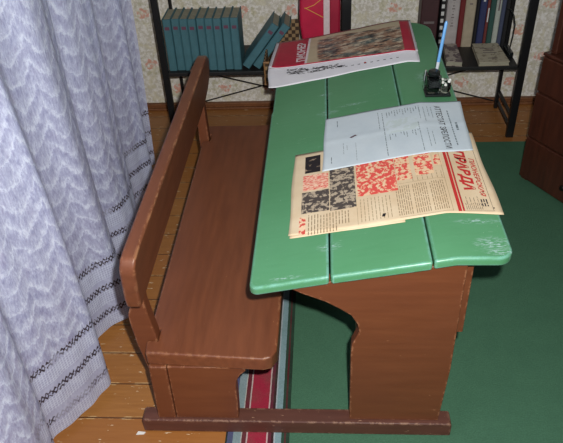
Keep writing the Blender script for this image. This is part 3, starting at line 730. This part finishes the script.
# ---------------------------------------------------------------- basket and red bag on the shelf
def wicker():
    s = NT('wicker_weave'); w1 = s.n('ShaderNodeTexBrick'); s.set(w1.inputs['Vector'], s.coord('Generated', (1, 1, 1)));
    v = s.coord('Object', (1, 1, 1)); ck = s.n('ShaderNodeTexChecker'); s.set(ck.inputs['Vector'], v); ck.inputs['Scale'].default_value = 60
    n = s.noise(v, 50, 3)
    col = s.mix(ck.outputs['Fac'], lin((58, 42, 28)), lin((170, 140, 100))); col = s.mix(s.math('MULTIPLY', n, .5), col, lin((84, 60, 40)))
    return s.fin(col, .7, ck.outputs['Fac'], .8, .004)
WK = wicker(); lath = simple('basket_cane', (172, 124, 76), .6, .2, 70)
BK = thing('wicker_basket', 'brown wicker basket with raised lid standing between leaning books and red bag', 'basket', (.33, 1.68, SB))
bm = bmesh.new()
for a in ((.258, .266, 1.475, 1.835), (.392, .400, 1.475, 1.835), (.266, .392, 1.475, 1.483), (.266, .392, 1.827, 1.835)):
    top = .452 if a[3] < 1.5 else .415
    if a[1] - a[0] < .02:
        prism(bm, [(1.475, SB), (1.835, SB), (1.835, .385), (1.63, .385), (1.62, .455), (1.475, .455)], 'x', a[0] + .0, a[1])
    else: bx(bm, *a, SB, .455 if a[2] < 1.5 else .385)
bx(bm, .262, .396, 1.479, 1.831, SB, SB + .006)
obj('body', bm, WK, BK)
bm = bmesh.new()
for k in range(5): tube(bm, [(.262 + k * .0326, 1.472, SB + .002), (.262 + k * .0326, 1.472, .458)], .0032, 6)
obj('stake', bm, lath, BK, sm=True)
bm = bmesh.new(); tube(bm, [(.258, 1.472, .457), (.400, 1.472, .457)], .005, 8); tube(bm, [(.258, 1.470, SB + .006), (.400, 1.470, SB + .006)], .004, 8); obj('rim', bm, lath, BK, sm=True)
bm = bmesh.new(); bx(bm, .262, .398, 1.836, 1.846, SB + .002, .505); obj('lid', bm, WK, BK, bev=.003)

RBG = thing('red_bag', 'bright red bag with a pale vertical strap standing behind the magazine', 'bag', (.50, 1.60, SB))
redm = simple('red_vinyl', (206, 34, 72), .4, .1, 18); redd = simple('deep_red_vinyl', (170, 26, 58), .45, .1, 18)
prof = [(.446, SB), (.555, SB), (.575, .40), (.580, .50), (.580, .74), (.570, .76), (.425, .76), (.415, .74), (.409, .62), (.410, .56), (.418, .50), (.432, .43)]
bm = bmesh.new(); prism(bm, prof, 'y', 1.60, 1.80); obj('body', bm, redm, RBG, bev=.014, seg=4)
bm = bmesh.new(); bx(bm, .510, .536, 1.5925, 1.599, .38, .745); obj('strap', bm, simple('pale_webbing', (226, 206, 206), .7, .08, 80), RBG, bev=.002)
bm = bmesh.new(); prism(bm, [(.538, .39), (.572, .42), (.577, .74), (.538, .74)], 'y', 1.588, 1.600); obj('side_pocket', bm, redd, RBG, bev=.004)
bm = bmesh.new(); tube(bm, [(.432, 1.597, .640), (.462, 1.596, .624), (.508, 1.597, .598)], .0016, 6); tube(bm, [(.432, 1.597, .636), (.47, 1.596, .65), (.50, 1.597, .672)], .0016, 6); obj('yellow_cord', bm, simple('yellow_cord', (226, 170, 80), .6, .05), RBG, sm=True)

# ---------------------------------------------------------------- dresser on the right
DR = thing('dresser', 'dark brown wooden dresser with three drawers at the right edge', 'dresser', (1.335, 1.273, 0))
dvec = Vector((.121, -.211, 0)).normalized(); nvec = Vector((.867, .497, 0)).normalized()
def drp(a, b, z): return Vector((1.335, 1.273, 0)) + dvec * a + nvec * b + Vector((0, 0, z))
def dbox(bm, a0, a1, b0, b1, z0, z1):
    vs = [bm.verts.new(drp(a, b, z)) for a in (a0, a1) for b in (b0, b1) for z in (z0, z1)]
    for f in ((0, 1, 3, 2), (4, 6, 7, 5), (0, 4, 5, 1), (2, 3, 7, 6), (0, 2, 6, 4), (1, 5, 7, 3)): bm.faces.new([vs[i] for i in f])
dw = painted('dark_varnished_wood', (80, 42, 29), (58, 30, 21), (110, 70, 50), 'z', .85, .35)
bm = bmesh.new(); dbox(bm, 0, .9, .004, .40, .02, .548); obj('body', bm, dw, DR, bev=.004)
bm = bmesh.new(); dbox(bm, -.004, .91, -.008, .405, .5485, .562); obj('top', bm, dw, DR, bev=.005)
for z0, z1 in ((.022, .206), (.214, .402), (.410, .547)):
    bm = bmesh.new(); dbox(bm, .003, .897, -.010, .003, z0, z1); d = obj('drawer', bm, dw, DR, bev=.004)
    for a in (.235, .66):
        kz = (z0 + z1) / 2 - .02; c0 = drp(a, -.010, kz)
        bm = bmesh.new(); tube(bm, [c0, c0 - nvec * .008, c0 - nvec * .014, c0 - nvec * .020], [.005, .006, .013, .009], 12)
        sub('knob', bm, simple('dark_metal_knob', (44, 36, 34), .3, .1, 40, .6), d, DR, sm=True)
for a in (.0, .85):
    for b in (.01, .36):
        bm = bmesh.new(); dbox(bm, a, a + .03, b, b + .03, .0024, .02); obj('foot', bm, dw, DR)
bm = bmesh.new(); dbox(bm, .015, .04, .01, .36, .5625, .78); dbox(bm, .86, .885, .01, .36, .5625, .78); dbox(bm, .04, .86, .345, .355, .5625, .78); obj('hutch', bm, dw, DR, bev=.003)
bm = bmesh.new(); dbox(bm, -.01, .90, -.012, .37, .7805, .80); obj('hutch_shelf', bm, dw, DR, bev=.005)

# ---------------------------------------------------------------- scrap of paper by the skid
bm = bmesh.new(); prism(bm, [(-.022, -.012), (.0, -.010), (.003, -.003), (-.018, -.001)], 'z', .0003, .0025)
tag(obj('paper_scrap', bm, solid((235, 232, 225), 'scrap_paper')), 'tiny white scrap of paper on the floor by the left end of the skid', 'paper scrap')

for o in list(bpy.data.objects):
    if '_w' in o.keys(): del o['_w']
